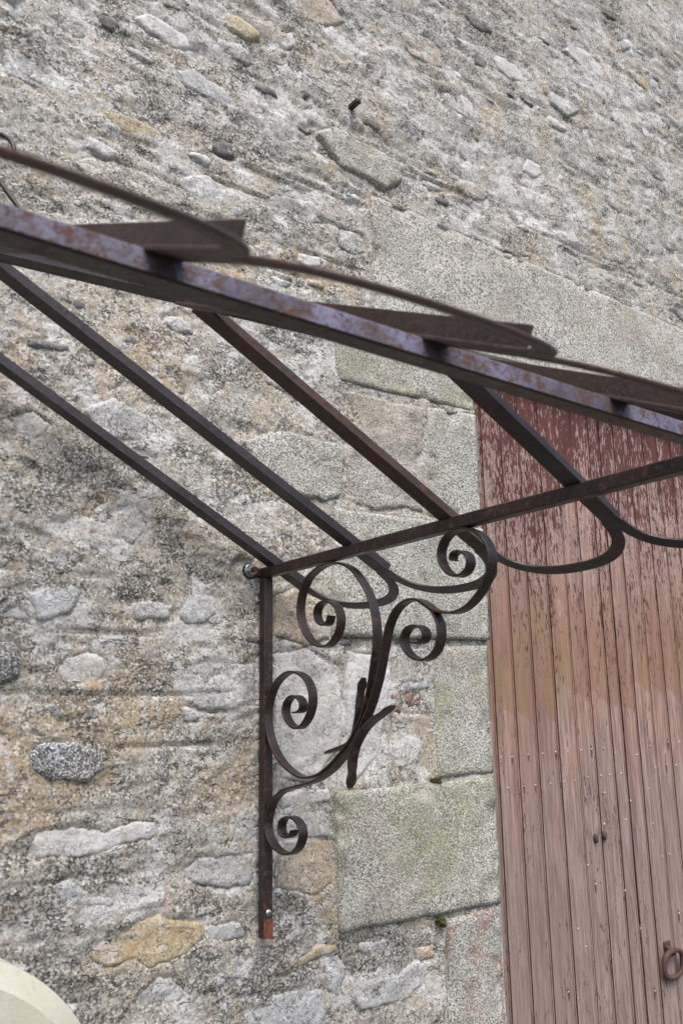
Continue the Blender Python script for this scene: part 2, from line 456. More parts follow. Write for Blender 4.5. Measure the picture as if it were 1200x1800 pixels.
STONES = [('white', [(-0.503, 1.881), (-0.484, 1.893), (-0.44, 1.907), (-0.401, 1.896), (-0.395, 1.865), (-0.411, 1.847), (-0.475, 1.84), (-0.501, 1.857)]), ('dark', [(-0.554, 1.689), (-0.541, 1.706), (-0.456, 1.71), (-0.401, 1.699), (-0.399, 1.655), (-0.44, 1.637), (-0.519, 1.641), (-0.552, 1.661)]), ('dark', [(-0.27, 1.699), (-0.243, 1.698), (-0.239, 1.643), (-0.251, 1.604), (-0.269, 1.644)]), ('dark', [(-0.652, 1.911), (-0.607, 1.924), (-0.59, 1.902), (-0.589, 1.855), (-0.646, 1.826)]), ('pale', [(-0.241, 1.869), (-0.212, 1.889), (-0.13, 1.892), (-0.024, 1.888), (-0.023, 1.806), (-0.097, 1.779), (-0.188, 1.792), (-0.232, 1.824)]), ('white', [(-0.229, 1.961), (-0.162, 1.971), (-0.092, 1.981), (-0.099, 1.94), (-0.146, 1.924), (-0.199, 1.936)]), ('pale', [(-0.23, 2.0), (-0.209, 2.042), (-0.148, 2.053), (-0.124, 2.013), (-0.162, 1.98), (-0.215, 1.977)]), ('white', [(-0.214, 1.786), (-0.18, 1.786), (-0.172, 1.764), (-0.202, 1.76)]), ('white', [(-0.158, 1.791), (-0.12, 1.795), (-0.119, 1.779), (-0.155, 1.777)]), ('white', [(-0.537, 1.542), (-0.484, 1.552), (-0.384, 1.531), (-0.293, 1.55), (-0.269, 1.542), (-0.272, 1.513), (-0.357, 1.496), (-0.395, 1.483), (-0.533, 1.488)]), ('tan', [(-0.157, 1.54), (-0.124, 1.556), (-0.079, 1.56), (-0.058, 1.521), (-0.07, 1.484), (-0.115, 1.481), (-0.149, 1.497)]), ('ochre', [(-0.413, 1.293), (-0.406, 1.319), (-0.344, 1.326), (-0.306, 1.344), (-0.246, 1.345), (-0.177, 1.325), (-0.144, 1.326), (-0.148, 1.288), (-0.189, 1.26), (-0.283, 1.246), (-0.309, 1.266), (-0.372, 1.265), (-0.403, 1.272)]), ('pale', [(-0.304, 1.195), (-0.242, 1.223), (-0.222, 1.225), (-0.166, 1.177), (-0.214, 1.168), (-0.28, 1.174)]), ('pale', [(-0.495, 1.432), (-0.454, 1.444), (-0.416, 1.413), (-0.353, 1.4), (-0.359, 1.378), (-0.427, 1.381), (-0.488, 1.404)]), ('pale', [(-0.208, 1.436), (-0.151, 1.455), (-0.062, 1.459), (-0.019, 1.452), (-0.022, 1.38), (-0.091, 1.382), (-0.164, 1.396)]), ('pale', [(-0.137, 1.317), (-0.046, 1.31), (-0.022, 1.271), (-0.09, 1.266), (-0.13, 1.278)]), ('pale', [(-0.102, 1.152), (0.032, 1.149), (0.177, 1.131), (0.196, 1.041), (-0.087, 1.089)]), ('white', [(0.038, 1.589), (0.201, 1.59), (0.211, 1.556), (0.064, 1.546)]), ('pale', [(0.038, 1.537), (0.208, 1.545), (0.213, 1.474), (0.048, 1.482)]), ('tan', [(0.038, 1.473), (0.213, 1.466), (0.218, 1.361), (0.163, 1.335), (0.048, 1.373)]), ('white', [(0.039, 1.917), (0.135, 1.935), (0.243, 1.895), (0.249, 1.707), (0.166, 1.612), (0.056, 1.615), (0.038, 1.711)]), ('white', [(0.267, 1.94), (0.4, 1.93), (0.417, 1.854), (0.371, 1.661), (0.283, 1.6), (0.262, 1.707)]), ('red', [(0.461, 1.821), (0.495, 1.832), (0.528, 1.821), (0.522, 1.793), (0.48, 1.789)]), ('red', [(0.412, 1.826), (0.449, 1.824), (0.443, 1.775), (0.423, 1.793)]), ('pale', [(0.421, 1.954), (0.558, 1.954), (0.559, 1.84), (0.437, 1.836)]), ('tan', [(0.414, 1.771), (0.555, 1.765), (0.564, 1.61), (0.408, 1.599)]), ('tan', [(0.041, 2.067), (0.104, 2.085), (0.213, 2.064), (0.207, 1.967), (0.135, 1.947), (0.038, 1.962)]), ('white', [(-0.215, 2.297), (-0.105, 2.309), (-0.038, 2.293), (-0.046, 2.255), (-0.087, 2.221), (-0.152, 2.249)]), ('pale', [(-0.636, 2.181), (-0.581, 2.169), (-0.536, 2.149), (-0.547, 2.123), (-0.597, 2.13)]), ('tan', [(-0.484, 2.202), (-0.457, 2.252), (-0.435, 2.243), (-0.452, 2.204)]), ('pale', [(-0.584, 2.027), (-0.512, 2.057), (-0.46, 2.043), (-0.483, 1.985), (-0.556, 1.969)]), ('white', [(-0.397, 3.563), (-0.357, 3.596), (-0.23, 3.587), (-0.221, 3.555), (-0.28, 3.525), (-0.363, 3.536)]), ('ochre', [(-0.468, 3.241), (-0.424, 3.261), (-0.321, 3.255), (-0.284, 3.238), (-0.336, 3.208), (-0.422, 3.212)]), ('pale', [(-0.278, 3.456), (-0.219, 3.493), (-0.121, 3.476), (-0.047, 3.446), (-0.056, 3.405), (-0.12, 3.413), (-0.243, 3.419)]), ('slate', [(-0.164, 3.279), (-0.137, 3.304), (-0.097, 3.31), (-0.09, 3.278), (-0.118, 3.256), (-0.153, 3.255)]), ('slate', [(-0.648, 3.16), (-0.615, 3.178), (-0.603, 3.155), (-0.632, 3.133)]), ('slate', [(-0.496, 3.522), (-0.458, 3.532), (-0.43, 3.516), (-0.457, 3.488), (-0.484, 3.494)]), ('slate', [(0.133, 3.59), (0.16, 3.599), (0.173, 3.583), (0.15, 3.567)]), ('slate', [(0.372, 3.799), (0.407, 3.801), (0.456, 3.782), (0.437, 3.756), (0.39, 3.772)]), ('slate', [(0.392, 3.677), (0.415, 3.683), (0.443, 3.663), (0.414, 3.65)]), ('slate', [(0.506, 3.704), (0.541, 3.711), (0.555, 3.696), (0.52, 3.68)]), ('slate', [(0.856, 4.237), (0.945, 4.254), (0.996, 4.227), (0.941, 4.204), (0.882, 4.197)]), ('slate', [(0.89, 4.098), (0.962, 4.086), (0.946, 4.031), (0.895, 4.046)]), ('white', [(0.049, 3.745), (0.11, 3.784), (0.126, 3.732), (0.079, 3.705)]), ('white', [(0.791, 4.108), (0.891, 4.123), (0.928, 4.105), (0.86, 4.076)]), ('pale', [(1.275, 4.112), (1.411, 4.123), (1.478, 4.102), (1.384, 4.035), (1.286, 4.054)]), ('white', [(1.146, 3.763), (1.225, 3.771), (1.243, 3.731), (1.185, 3.692), (1.125, 3.708)]), ('pale', [(0.269, 3.173), (0.356, 3.193), (0.387, 3.137), (0.31, 3.094), (0.268, 3.117)]), ('pale', [(1.804, 4.596), (1.883, 4.648), (1.884, 4.596), (1.821, 4.547)]), ('ochre', [(1.259, 4.117), (1.29, 4.126), (1.29, 4.093), (1.262, 4.078)]), ('white', [(0.96, 3.324), (1.123, 3.359), (1.111, 3.333), (0.987, 3.311)]), ('pale', [(0.263, 1.142), (0.317, 1.148), (0.408, 1.125), (0.487, 1.146), (0.5, 1.09), (0.444, 1.06), (0.296, 1.066), (0.265, 1.091)]), ('tan', [(0.479, 1.181), (0.538, 1.179), (0.543, 1.144), (0.483, 1.144)]), ('pale', [(0.178, 1.205), (0.229, 1.204), (0.25, 1.169), (0.227, 1.103), (0.194, 1.128)]), ('ochre', [(0.079, 1.208), (0.161, 1.233), (0.226, 1.226), (0.229, 1.198), (0.161, 1.195), (0.111, 1.184)]), ('pale', [(-0.252, 1.986), (-0.235, 2.027), (-0.303, 2.035), (-0.345, 2.013), (-0.33, 1.981)]), ('white', [(-0.645, 2.407), (-0.597, 2.43), (-0.557, 2.405), (-0.58, 2.367), (-0.63, 2.365)]), ('pale', [(-0.481, 2.454), (-0.413, 2.495), (-0.326, 2.471), (-0.338, 2.412), (-0.437, 2.394)]), ('pale', [(-0.402, 2.223), (-0.347, 2.244), (-0.309, 2.195), (-0.35, 2.15), (-0.392, 2.172)]), ('pale', [(-0.568, 1.968), (-0.594, 2.002), (-0.64, 1.987), (-0.633, 1.958)]), ('pale', [(-0.015, 2.707), (0.104, 2.703), (0.179, 2.638), (0.103, 2.605), (0.012, 2.633)]), ('tan', [(-0.361, 2.622), (-0.27, 2.6), (-0.222, 2.551), (-0.298, 2.534), (-0.359, 2.565)])]
# horizontal lines scored into the mortar: x0, x1, z, strength
LINES = [(-.53, -.29, 1.952, 1), (-1.6, -.03, 1.817, .8), (-.39, -.11, 1.703, .9), (-1.5, -.36, 1.575, .6), (-.21, .372, 3.18, 1),
         (.07, .38, 3.28, 1), (.11, .36, 3.06, .9), (-.53, -.23, 3.12, .7), (-.52, -.2, 3.198, .7), (.41, 1.03, 3.505, .6),
         (.04, .215, 1.478, .8), (1.03, 2.3, 3.47, .6), (-.9, -.27, 2.62, .3), (-.7, -.39, 2.076, .5), (.5, 2.6, 3.80, .5),
         (.7, 3.0, 4.22, .5), (-.6, .5, 3.40, .4), (-.5, .8, 3.72, .4), (1.2, 3., 4.55, .6), (-.4, .3, 3.56, .6), (.55, 1.6, 3.64, .6), (1.0, 2.6, 4.02, .6), (.2, 1.1, 3.95, .5), (-.65, -.1, 2.84, .5), (-.5, .2, 2.98, .5), (-.62, -.05, 1.44, .5), (-.6, -.1, 1.33, .4)]

# granite blocks: name, material, polygon corners (4, from lower left round), proud, depth
BLOCKS = [
    ('granite_light', [(.386, 2.893), (2.56, 2.88), (2.56, 3.318), (.388, 3.333)], .000, .30),
    ('granite_green', [(.245, 2.693), (.794, 2.708), (.794, 2.878), (.238, 2.872)], .004, .28),
    ('granite', [(.578, 2.336), (.796, 2.338), (.796, 2.698), (.590, 2.682)], .003, .28),
    ('granite', [(.217, 1.968), (.797, 1.985), (.797, 2.326), (.226, 2.316)], .012, .28),
    ('granite_green', [(.572, 1.596), (.793, 1.604), (.795, 1.972), (.582, 1.958)], .003, .28),
    ('granite_green', [(.228, 1.250), (.787, 1.254), (.792, 1.592), (.214, 1.580)], .010, .28),
    ('granite_red', [(.572, .80), (.789, .80), (.788, 1.242), (.582, 1.234)], .004, .28),
    ('granite', [(.25, .42), (.790, .42), (.789, .79), (.25, .79)], .006, .28),
    ('granite', [(.50, .0), (.790, .0), (.790, .41), (.50, .41)], .006, .28),
    ('granite', [(2.115, 2.33), (2.38, 2.33), (2.38, 2.868), (2.115, 2.868)], .004, .28),
    ('granite_green', [(2.115, 1.86), (2.66, 1.86), (2.66, 2.32), (2.115, 2.32)], .006, .28),
    ('granite', [(2.115, 1.30), (2.40, 1.30), (2.40, 1.85), (2.115, 1.85)], .004, .28),
    ('granite_red', [(2.115, .70), (2.68, .70), (2.68, 1.29), (2.115, 1.29)], .006, .28),
    ('granite', [(2.115, 0), (2.42, 0), (2.42, .69), (2.115, .69)], .006, .28),
]
SPECIAL = [('granite_warm', [(.275, 2.35), (.37, 2.335), (.47, 2.352), (.560, 2.342), (.572, 2.50), (.568, 2.672), (.45, 2.668), (.36, 2.675), (.265, 2.66), (.28, 2.52)], .002),
           ('granite', [(-.065, 2.458), (.066, 2.504), (.246, 2.506), (.262, 2.44), (.25, 2.36), (.205, 2.338), (.102, 2.332), (.013, 2.36)], .006),
           ('granite', [(.186, 3.459), (.254, 3.511), (.503, 3.484), (.529, 3.433), (.451, 3.369), (.273, 3.383)], .010)]

rng = np.random.RandomState(11)
stones = []                       # kind, polygon, proud, recess
for kind, poly in STONES:
    rec = rng.rand() < .45 and kind not in ('slate', 'dark')
    pr = {'slate': -.001, 'dark': .003}.get(kind, -.004+.005*rng.rand())
    stones.append((kind, poly, (-.004 if rec else pr), .008 if rec else 0))
for kind, poly, pr in SPECIAL:
    stones.append((kind, poly, pr, 0))

taken = [np.array(p) for _, p, _, _ in stones] + [np.array(b[1]) for b in BLOCKS]
boxes = [(t[:, 0].min(), t[:, 0].max(), t[:, 1].min(), t[:, 1].max()) for t in taken]
boxes.append((DOOR_X0-.03, DOOR_X1+.03, -1, DOOR_Z+.03))
def free(x0, x1, z0, z1, gap):
    for a0, a1, b0, b1 in boxes:
        if x0-gap < a1 and x1+gap > a0 and z0-gap < b1 and z1+gap > b0:
            return False
    return True
KINDS = ['pale', 'white', 'grey', 'tan', 'ochre', 'slate', 'dark', 'pale', 'grey']
KP = np.array([.24, .17, .10, .15, .06, .13, .02, .08, .05]); KP /= KP.sum()
count = 0
tries = 0
while count < 265 and tries < 14000:
    tries += 1
    x = rng.uniform(-.95, 2.75); z = rng.uniform(.6, 5.3)
    # the photograph sees a wedge that climbs to the right
    if z > 3.75+.62*(x+.6) or z < 1.0-.2*(x+.6) or (x > .8 and z < 3.35):
        continue
    if x < .2 and 1.1 < z < 2.5 and rng.rand() < .45:
        continue
    big = rng.rand()
    w = rng.uniform(.06, .12) if big < .35 else rng.uniform(.12, .32)
    h = min(w*rng.uniform(.30, .6), .13)
    kind = KINDS[rng.choice(len(KINDS), p=KP)]
    if kind == 'slate':
        w = rng.uniform(.04, .11); h = w*rng.uniform(.22, .4)
    if not free(x-w/2, x+w/2, z-h/2, z+h/2, .008):
        continue
    k = rng.randint(5, 9)
    ang = np.sort((np.arange(k)+rng.uniform(-.3, .3, k))*2*math.pi/k)
    e = 4.0
    c, s = np.cos(ang), np.sin(ang)
    rad = (np.abs(c)**e+np.abs(s)**e)**(-1/e)*rng.uniform(.70, 1.08, k)
    tilt = rng.normal(0, .08)
    px = rad*c*w/2; pz = rad*s*h/2
    poly = np.stack([x+px*math.cos(tilt)-pz*math.sin(tilt), z+px*math.sin(tilt)+pz*math.cos(tilt)], 1)
    boxes.append((x-w/2, x+w/2, z-h/2, z+h/2))
    rec = rng.rand() < .22 and kind != 'slate'
    stones.append((kind, poly.tolist(), -.005 if rec else rng.uniform(-.0055, .0005), .005 if rec else 0))
    count += 1

# mortar bed as a height field over the whole wall
def seg(a, b, s):
    return np.arange(a, b-1e-6, s)
gx = np.r_[seg(-2.6, -.9, .04), seg(-.9, .795, .0062), seg(.795, 2.5, .0095), seg(2.5, 4.2, .04), 4.2]
gz = np.r_[seg(-.05, .8, .04), seg(.8, 3.5, .0066), seg(3.5, 5.15, .0095), seg(5.15, 6.2, .04), 6.2]
GX, GZ = np.meshgrid(gx, gz, indexing='ij')
def base_h(x, z):
    return .016*fbm(x, z, 2.1, 3, 3)
def mortar_h(x, z):
    wx = x+.03*fbm(x, z, 5, 2, 71); wz = z+.02*fbm(x, z, 6, 2, 73)
    h = base_h(x, z) - .008
    h = h + .006*fbm(wx*.8, wz*1.35, 8, 5, 21, .6)
    # flaked-off skins of mortar with crisp edges
    lump = fbm(wx*.7, wz*1.5, 7, 6, 31, .58)
    h = h + .003*sstep(lump, .055, .064) - .0035*sstep(-lump, .095, .104)
    l2 = fbm(wx*.8, wz*1.3, 17, 5, 35, .62)
    h = h - .004*sstep(-l2, .125, .14)
    h = h + .0042*fbm(x, z, 48, 3, 41, .7)
    # long ledges higher up
    up_ = sstep(z, 2.7, 3.4)
    led = fbm(wx*.40, wz*1.9, 7, 6, 51, .58)
    h = h + up_*(.0025*sstep(led, .08, .09) - .007*sstep(-led, .15, .16))
    return h
HM = mortar_h(GX, GZ)
for x0, x1, z0, st in LINES:
    wob = z0 + .006*fbm(GX, GX*0+z0, 6, 2, 61)
    m = sstep(GX, x0-.01, x0+.03)*(1-sstep(GX, x1-.03, x1+.01))
    brk = sstep(fbm(GX, GX*0+z0, 9, 2, 63), -.22, -.05)
    HM -= st*.0105*np.exp(-((GZ-wob)/.005)**2)*m*brk
def sub(x0, x1, z0, z1):
    i0, i1 = np.searchsorted(gx, [x0, x1]); j0, j1 = np.searchsorted(gz, [z0, z1])
    return slice(i0, i1), slice(j0, j1)
# tooled flat joint band and recess round the granite blocks
for mname, q, pr, dep in BLOCKS:
    q = np.array(q)
    a, b = sub(q[:, 0].min()-.06, q[:, 0].max()+.06, q[:, 1].min()-.06, q[:, 1].max()+.06)
    d = poly_sdf(GX[a, b], GZ[a, b], q)
    near = sstep(d, -.035, -.004)
    HM[a, b] = HM[a, b]*(1-.8*near) - .004*near - .004*sstep(d, -.006, .002)*sstep(fbm(GX[a, b], GZ[a, b], 7, 2, 95), -.12, .1) - .03*sstep(d, .006, .02)
for kind, poly, pr, rec in stones:
    q = np.array(poly)
    a, b = sub(q[:, 0].min()-.03, q[:, 0].max()+.03, q[:, 1].min()-.03, q[:, 1].max()+.03)
    if GX[a, b].size == 0:
        continue
    X_, Z_ = GX[a, b], GZ[a, b]
    d = poly_sdf(X_, Z_, q) + .024*fbm(X_, Z_, 14, 5, 81, .64)
    if rec:
        HM[a, b] -= rec*sstep(d, -.002, .007)
    # open crack along some edges
    HM[a, b] -= .006*np.exp(-((d+.002)/.004)**2)*sstep(fbm(X_, Z_, 8, 2, 91), .03, .10)

HM -= .016*(1-sstep(np.hypot(GX+.058, (GZ-2.118)*.9)+.02*fbm(GX, GZ, 20, 3, 211), .022, .040))
def grid_faces(nx, nz, keep=None):
    I, J = np.meshgrid(np.arange(nx-1), np.arange(nz-1), indexing='ij')
    v = I*nz+J
    F = np.stack([v, v+nz, v+nz+1, v+1], -1)
    if keep is not None:
        F = F[keep]
    return F.reshape(-1, 4)
cx = (gx[:-1]+gx[1:])/2; cz = (gz[:-1]+gz[1:])/2
CX, CZ = np.meshgrid(cx, cz, indexing='ij')
keep = ~((CX > DOOR_X0+.004) & (CX < DOOR_X1-.004) & (CZ < DOOR_Z))
F = grid_faces(len(gx), len(gz), keep)
V = np.stack([GX.ravel(), -HM.ravel(), GZ.ravel()], 1)
used = np.zeros(len(V), bool); used[F.ravel()] = True
remap = np.cumsum(used)-1
def fast_mesh(name, V, F, mat):
    me = bpy.data.meshes.new(name)
    me.vertices.add(len(V)); me.vertices.foreach_set('co', np.asarray(V, np.float32).ravel())
    me.loops.add(F.size); me.loops.foreach_set('vertex_index', np.asarray(F, np.int32).ravel())
    me.polygons.add(len(F))
    me.polygons.foreach_set('loop_start', np.arange(0, F.size, F.shape[1], dtype=np.int32))
    me.polygons.foreach_set('loop_total', np.full(len(F), F.shape[1], np.int32))
    me.polygons.foreach_set('use_smooth', np.ones(len(F), bool))
    me.materials.append(mat)
    me.update(calc_edges=True)
    me.validate()
    o = bpy.data.objects.new(name, me)
    COL.objects.link(o)
    return o
bed = fast_mesh('mortar', V[used], remap[F], M['mortar'])
bed.parent = wall
TONES = [('t', -0.444, 1.733, 0.258, 0.111, 1), ('t', -0.547, 1.611, 0.146, 0.066, 0.9), ('t', -0.169, 1.603, 0.136, 0.074, 0.7), ('t', -0.27, 2.615, 0.229, 0.088, 0.35), ('t', 0.338, 2.552, 0.196, 0.101, 0.3), ('t', -0.148, 2.914, 0.159, 0.065, 0.5), ('t', 0.184, 3.018, 0.168, 0.071, 0.6), ('t', -0.368, 3.211, 0.095, 0.048, 0.4), ('t', -0.202, 1.78, 0.09, 0.038, 0.6), ('t', 0.135, 2.022, 0.092, 0.066, 0.5), ('t', -0.373, 1.276, 0.076, 0.043, 0.4), ('t', -0.077, 2.74, 0.106, 0.048, 0.4), ('w', -0.129, 1.845, 0.135, 0.092, 0.8), ('w', -0.509, 2.008, 0.103, 0.055, 0.7), ('w', -0.177, 1.99, 0.117, 0.067, 0.7), ('w', -0.092, 1.412, 0.107, 0.054, 0.7), ('w', 0.133, 1.793, 0.127, 0.179, 0.6), ('w', 0.316, 1.778, 0.118, 0.187, 0.6), ('w', 0.43, 1.659, 0.145, 0.087, 0.4), ('w', -0.314, 1.378, 0.08, 0.034, 0.4), ('w', -0.232, 1.311, 0.055, 0.034, 0.3), ('w', 0.097, 1.47, 0.102, 0.115, 0.45), ('w', -0.358, 2.189, 0.115, 0.066, 0.5), ('w', -0.353, 2.423, 0.119, 0.069, 0.4), ('w', 0.241, 2.77, 0.125, 0.086, 0.3), ('w', 0.064, 1.371, 0.083, 0.063, 0.4), ('w', 0.298, 1.11, 0.167, 0.051, 0.4), ('w', -0.051, 1.846, 0.065, 0.08, 0.5), ('w', 0.188, 3.274, 0.15, 0.056, 0.4), ('w', 1.042, 3.619, 0.433, 0.139, 0.5), ('w', 1.799, 4.285, 0.405, 0.259, 0.4), ('w', 0.42, 3.833, 0.201, 0.128, 0.3), ('w', -0.247, 3.578, 0.105, 0.071, 0.4), ('w', 0.029, 3.489, 0.162, 0.075, 0.4), ('w', -0.555, 3.355, 0.102, 0.079, 0.3), ('w', 1.248, 3.237, 0.419, 0.114, 0.4), ('d', -0.618, 1.995, 0.053, 0.07, 0.9), ('d', -0.392, 1.432, 0.057, 0.039, 0.9), ('d', -0.533, 1.394, 0.094, 0.053, 0.6), ('d', 0.392, 1.2, 0.187, 0.059, 0.9), ('d', -0.586, 2.263, 0.088, 0.075, 0.6), ('d', -0.434, 2.326, 0.127, 0.053, 0.6), ('d', -0.133, 1.24, 0.073, 0.046, 0.6), ('d', -0.014, 1.174, 0.125, 0.047, 0.6), ('d', -0.291, 1.868, 0.072, 0.05, 0.5), ('d', -0.325, 2.06, 0.086, 0.039, 0.5), ('d', 0.064, 1.334, 0.065, 0.05, 0.5), ('d', 0.237, 2.566, 0.123, 0.066, 0.4), ('d', -0.075, 2.629, 0.123, 0.039, 0.6), ('d', -0.272, 2.172, 0.06, 0.054, 0.5), ('d', 0.941, 4.209, 0.126, 0.075, 0.8), ('d', 0.84, 3.992, 0.089, 0.06, 0.6), ('d', 0.499, 3.391, 0.123, 0.051, 0.7), ('d', 0.874, 3.296, 0.114, 0.043, 0.7), ('d', 0.266, 3.043, 0.086, 0.026, 0.6), ('d', -0.085, 3.493, 0.114, 0.073, 0.5), ('d', 0.009, 3.651, 0.121, 0.076, 0.4), ('d', -0.456, 3.472, 0.061, 0.05, 0.6), ('d', 1.303, 3.164, 0.204, 0.057, 0.5), ('d', -0.443, 1.234, 0.11, 0.042, 0.7), ('d', -0.072, 2.325, 0.102, 0.073, 0.3)]
TN = np.zeros((GX.size, 4), np.float32); TN[:, 3] = 1
jx = GX+.05*fbm(GX, GZ, 7, 3, 201); jz = GZ+.04*fbm(GX, GZ, 7, 3, 205)
for c, tx, tz, rx, rz, amt in TONES:
    r_ = np.sqrt(((jx-tx)/rx)**2+((jz-tz)/rz)**2)
    k = 'twd'.index(c)
    TN[:, k] = np.maximum(TN[:, k], (amt*(1-sstep(r_, .45, 1.25))).ravel())
ca = bed.data.color_attributes.new('tone', 'FLOAT_COLOR', 'POINT')
ca.data.foreach_set('color', TN[used].ravel())
# solid core behind the face so that no light leaks and the wall has its thickness
core = [((-2.6, .10, -.05), (DOOR_X0+.02, .62, 6.2)), ((DOOR_X1-.02, .10, -.05), (4.2, .62, 6.2)), ((DOOR_X0+.02, .10, DOOR_Z+.02), (DOOR_X1-.02, .62, 6.2))]
cv = []; cf = []
for (a, b) in core:
    k = len(cv)
    cv += [(x, y, z) for x in (a[0], b[0]) for y in (a[1], b[1]) for z in (a[2], b[2])]
    cf += [tuple(k+i for i in f) for f in ((0, 1, 3, 2), (4, 6, 7, 5), (0, 4, 5, 1), (2, 3, 7, 6), (0, 2, 6, 4), (1, 5, 7, 3))]
part(mesh_obj('wall_core', cv, cf, M['mortar'], smooth=False), wall)

# rubble stones, each one a piece of its own set into the bed
for si, (kind, poly, pr, rec) in enumerate(stones):
    q = np.array(poly)
    res = .006 if q[:, 1].mean() < 3.4 and q[:, 0].mean() < 1 else .009
    x = np.arange(q[:, 0].min()-.022, q[:, 0].max()+.024, res); z = np.arange(q[:, 1].min()-.022, q[:, 1].max()+.024, res)
    X_, Z_ = np.meshgrid(x, z, indexing='ij')
    d = poly_sdf(X_, Z_, q) + .024*fbm(X_, Z_, 14, 5, 81, .64)
    fac = fbm(X_+si*3.7, Z_*1.6, 6, 2, 101)
    fac = np.round(fac*5)/5*.5+fac*.5
    h = base_h(X_, Z_) - .006 + pr - .0025*(1-sstep(d, 0, .008)) - .035*sstep(-d, -.002, .010)
    h = h + (.016 if kind != 'slate' else .005)*fac + .0085*fbm(X_, Z_, 20, 4, 111+si % 5, .72) + .004*np.abs(fbm(X_, Z_, 13, 3, 131+si % 7))*8*.25
    keepf = sstep(d, -.016, -.015)
    kq = (keepf[:-1, :-1]+keepf[1:, :-1]+keepf[:-1, 1:]+keepf[1:, 1:]) > 3.5
    F = grid_faces(len(x), len(z), kq)
    if len(F) < 4:
        continue
    V = np.stack([X_.ravel(), -h.ravel(), Z_.ravel()], 1)
    us = np.zeros(len(V), bool); us[F.ravel()] = True
    rm = np.cumsum(us)-1
    o = fast_mesh('stone', V[us], rm[F], M[kind])
    part(o, wall)

# squared granite blocks with worn edges
for bi, (mname, q, pr, dep) in enumerate(BLOCKS):
    q = np.array(q, float)
    wdt = np.linalg.norm(q[1]-q[0]); hgt = np.linalg.norm(q[3]-q[0])
    vis = bi < 8
    nu = max(4, int(wdt/(.011 if vis else .04))); nv = max(4, int(hgt/(.011 if vis else .04)))
    if bi == 0:
        nu = int(wdt/.014)
    u = np.linspace(0, 1, nu+1); v = np.linspace(0, 1, nv+1)
    Uu, Vv = np.meshgrid(u, v, indexing='ij')
    Px = (1-Vv)*((1-Uu)*q[0, 0]+Uu*q[1, 0])+Vv*((1-Uu)*q[3, 0]+Uu*q[2, 0])
    Pz = (1-Vv)*((1-Uu)*q[0, 1]+Uu*q[1, 1])+Vv*((1-Uu)*q[3, 1]+Uu*q[2, 1])
    eu = np.minimum(Uu, 1-Uu)*wdt; ev = np.minimum(Vv, 1-Vv)*hgt
    ed = np.minimum(eu, ev)
    # ragged outline
    rag = (1-sstep(ed, 0, .03))
    Px = Px + rag*.012*fbm(Px, Pz, 14, 3, 121+bi)*(1-.6*((q[:, 0].max() > .78) & (Uu > .9) & (bi < 9)))
    Pz = Pz + rag*.008*fbm(Px, Pz, 13, 4, 141+bi)
    h = .6*base_h(Px, Pz) + pr + .010*fbm(Px, Pz, 5, 4, 161+bi) + .006*fbm(Px, Pz, 28, 3, 171) - .004*(1-sstep(ed, 0, .010)) - .003
    chip = sstep(fbm(Px, Pz, 16, 2, 181+bi), .12, .28)*(1-sstep(ed, .01, .05))
    h = h - .012*chip
    Vf = np.stack([Px.ravel(), -h.ravel(), Pz.ravel()], 1)
    Ff = grid_faces(nu+1, nv+1).tolist()
    # sides
    ring = [i*(nv+1) for i in range(nu+1)] + [nu*(nv+1)+j for j in range(1, nv+1)] + [i*(nv+1)+nv for i in range(nu-1, -1, -1)] + [j for j in range(nv-1, 0, -1)]
    k0 = len(Vf)
    back = Vf[ring].copy(); back[:, 1] = dep
    Vf = np.vstack([Vf, back])
    nr = len(ring)
    Ff += [(ring[i], k0+i, k0+(i+1) % nr, ring[(i+1) % nr]) for i in range(nr)]
    o = mesh_obj('granite_block', Vf, Ff, M[mname])
    fix_normals(o)
    part(o, wall)
    if bi == 0:
        o.name = 'lintel'

# iron peg left in the wall, moss in two joints
def box(name, lo, hi, mat, parent=None, bev=0):
    V = [(x, y, z) for x in (lo[0], hi[0]) for y in (lo[1], hi[1]) for z in (lo[2], hi[2])]
    F = [(0, 1, 3, 2), (4, 6, 7, 5), (0, 4, 5, 1), (2, 3, 7, 6), (0, 2, 6, 4), (1, 5, 7, 3)]
    o = mesh_obj(name, V, F, mat, smooth=False)
    if bev:
        bevel_sharp(o, bev)
    if parent:
        part(o, parent)
    return o
box('iron_peg', (.309, -.036, 3.597), (.328, .02, 3.613), M['iron'], wall, .003)
def lump(name, c, r, mat, parent, seed):
    bm = bmesh.new()
    bmesh.ops.create_icosphere(bm, subdivisions=3, radius=1)
    rr = np.random.RandomState(seed)
    for v in bm.verts:
        k = 1+(.9 if name == 'moss_tuft' else .35)*(vnoise(np.array([v.co.x*2.3+seed]), np.array([v.co.z*2.3+v.co.y]), 7)[0]-.5)+(.4 if name == 'moss_tuft' else .12)*(rr.rand()-.5)
        v.co = Vector((v.co.x*r[0]*k+c[0], v.co.y*r[1]*k+c[1], v.co.z*r[2]*k+c[2]))
    me = bpy.data.meshes.new(name); bm.to_mesh(me); bm.free()
    me.materials.append(mat)
    for p in me.polygons: p.use_smooth = True
    o = bpy.data.objects.new(name, me); COL.objects.link(o)
    if parent: part(o, parent)
    return o
lump('moss_tuft', (.560, -.003, 1.592), (.021, .009, .0075), M['moss'], wall, 1)
lump('moss_tuft', (.560, -.003, 1.232), (.015, .011, .011), M['moss'], wall, 2)

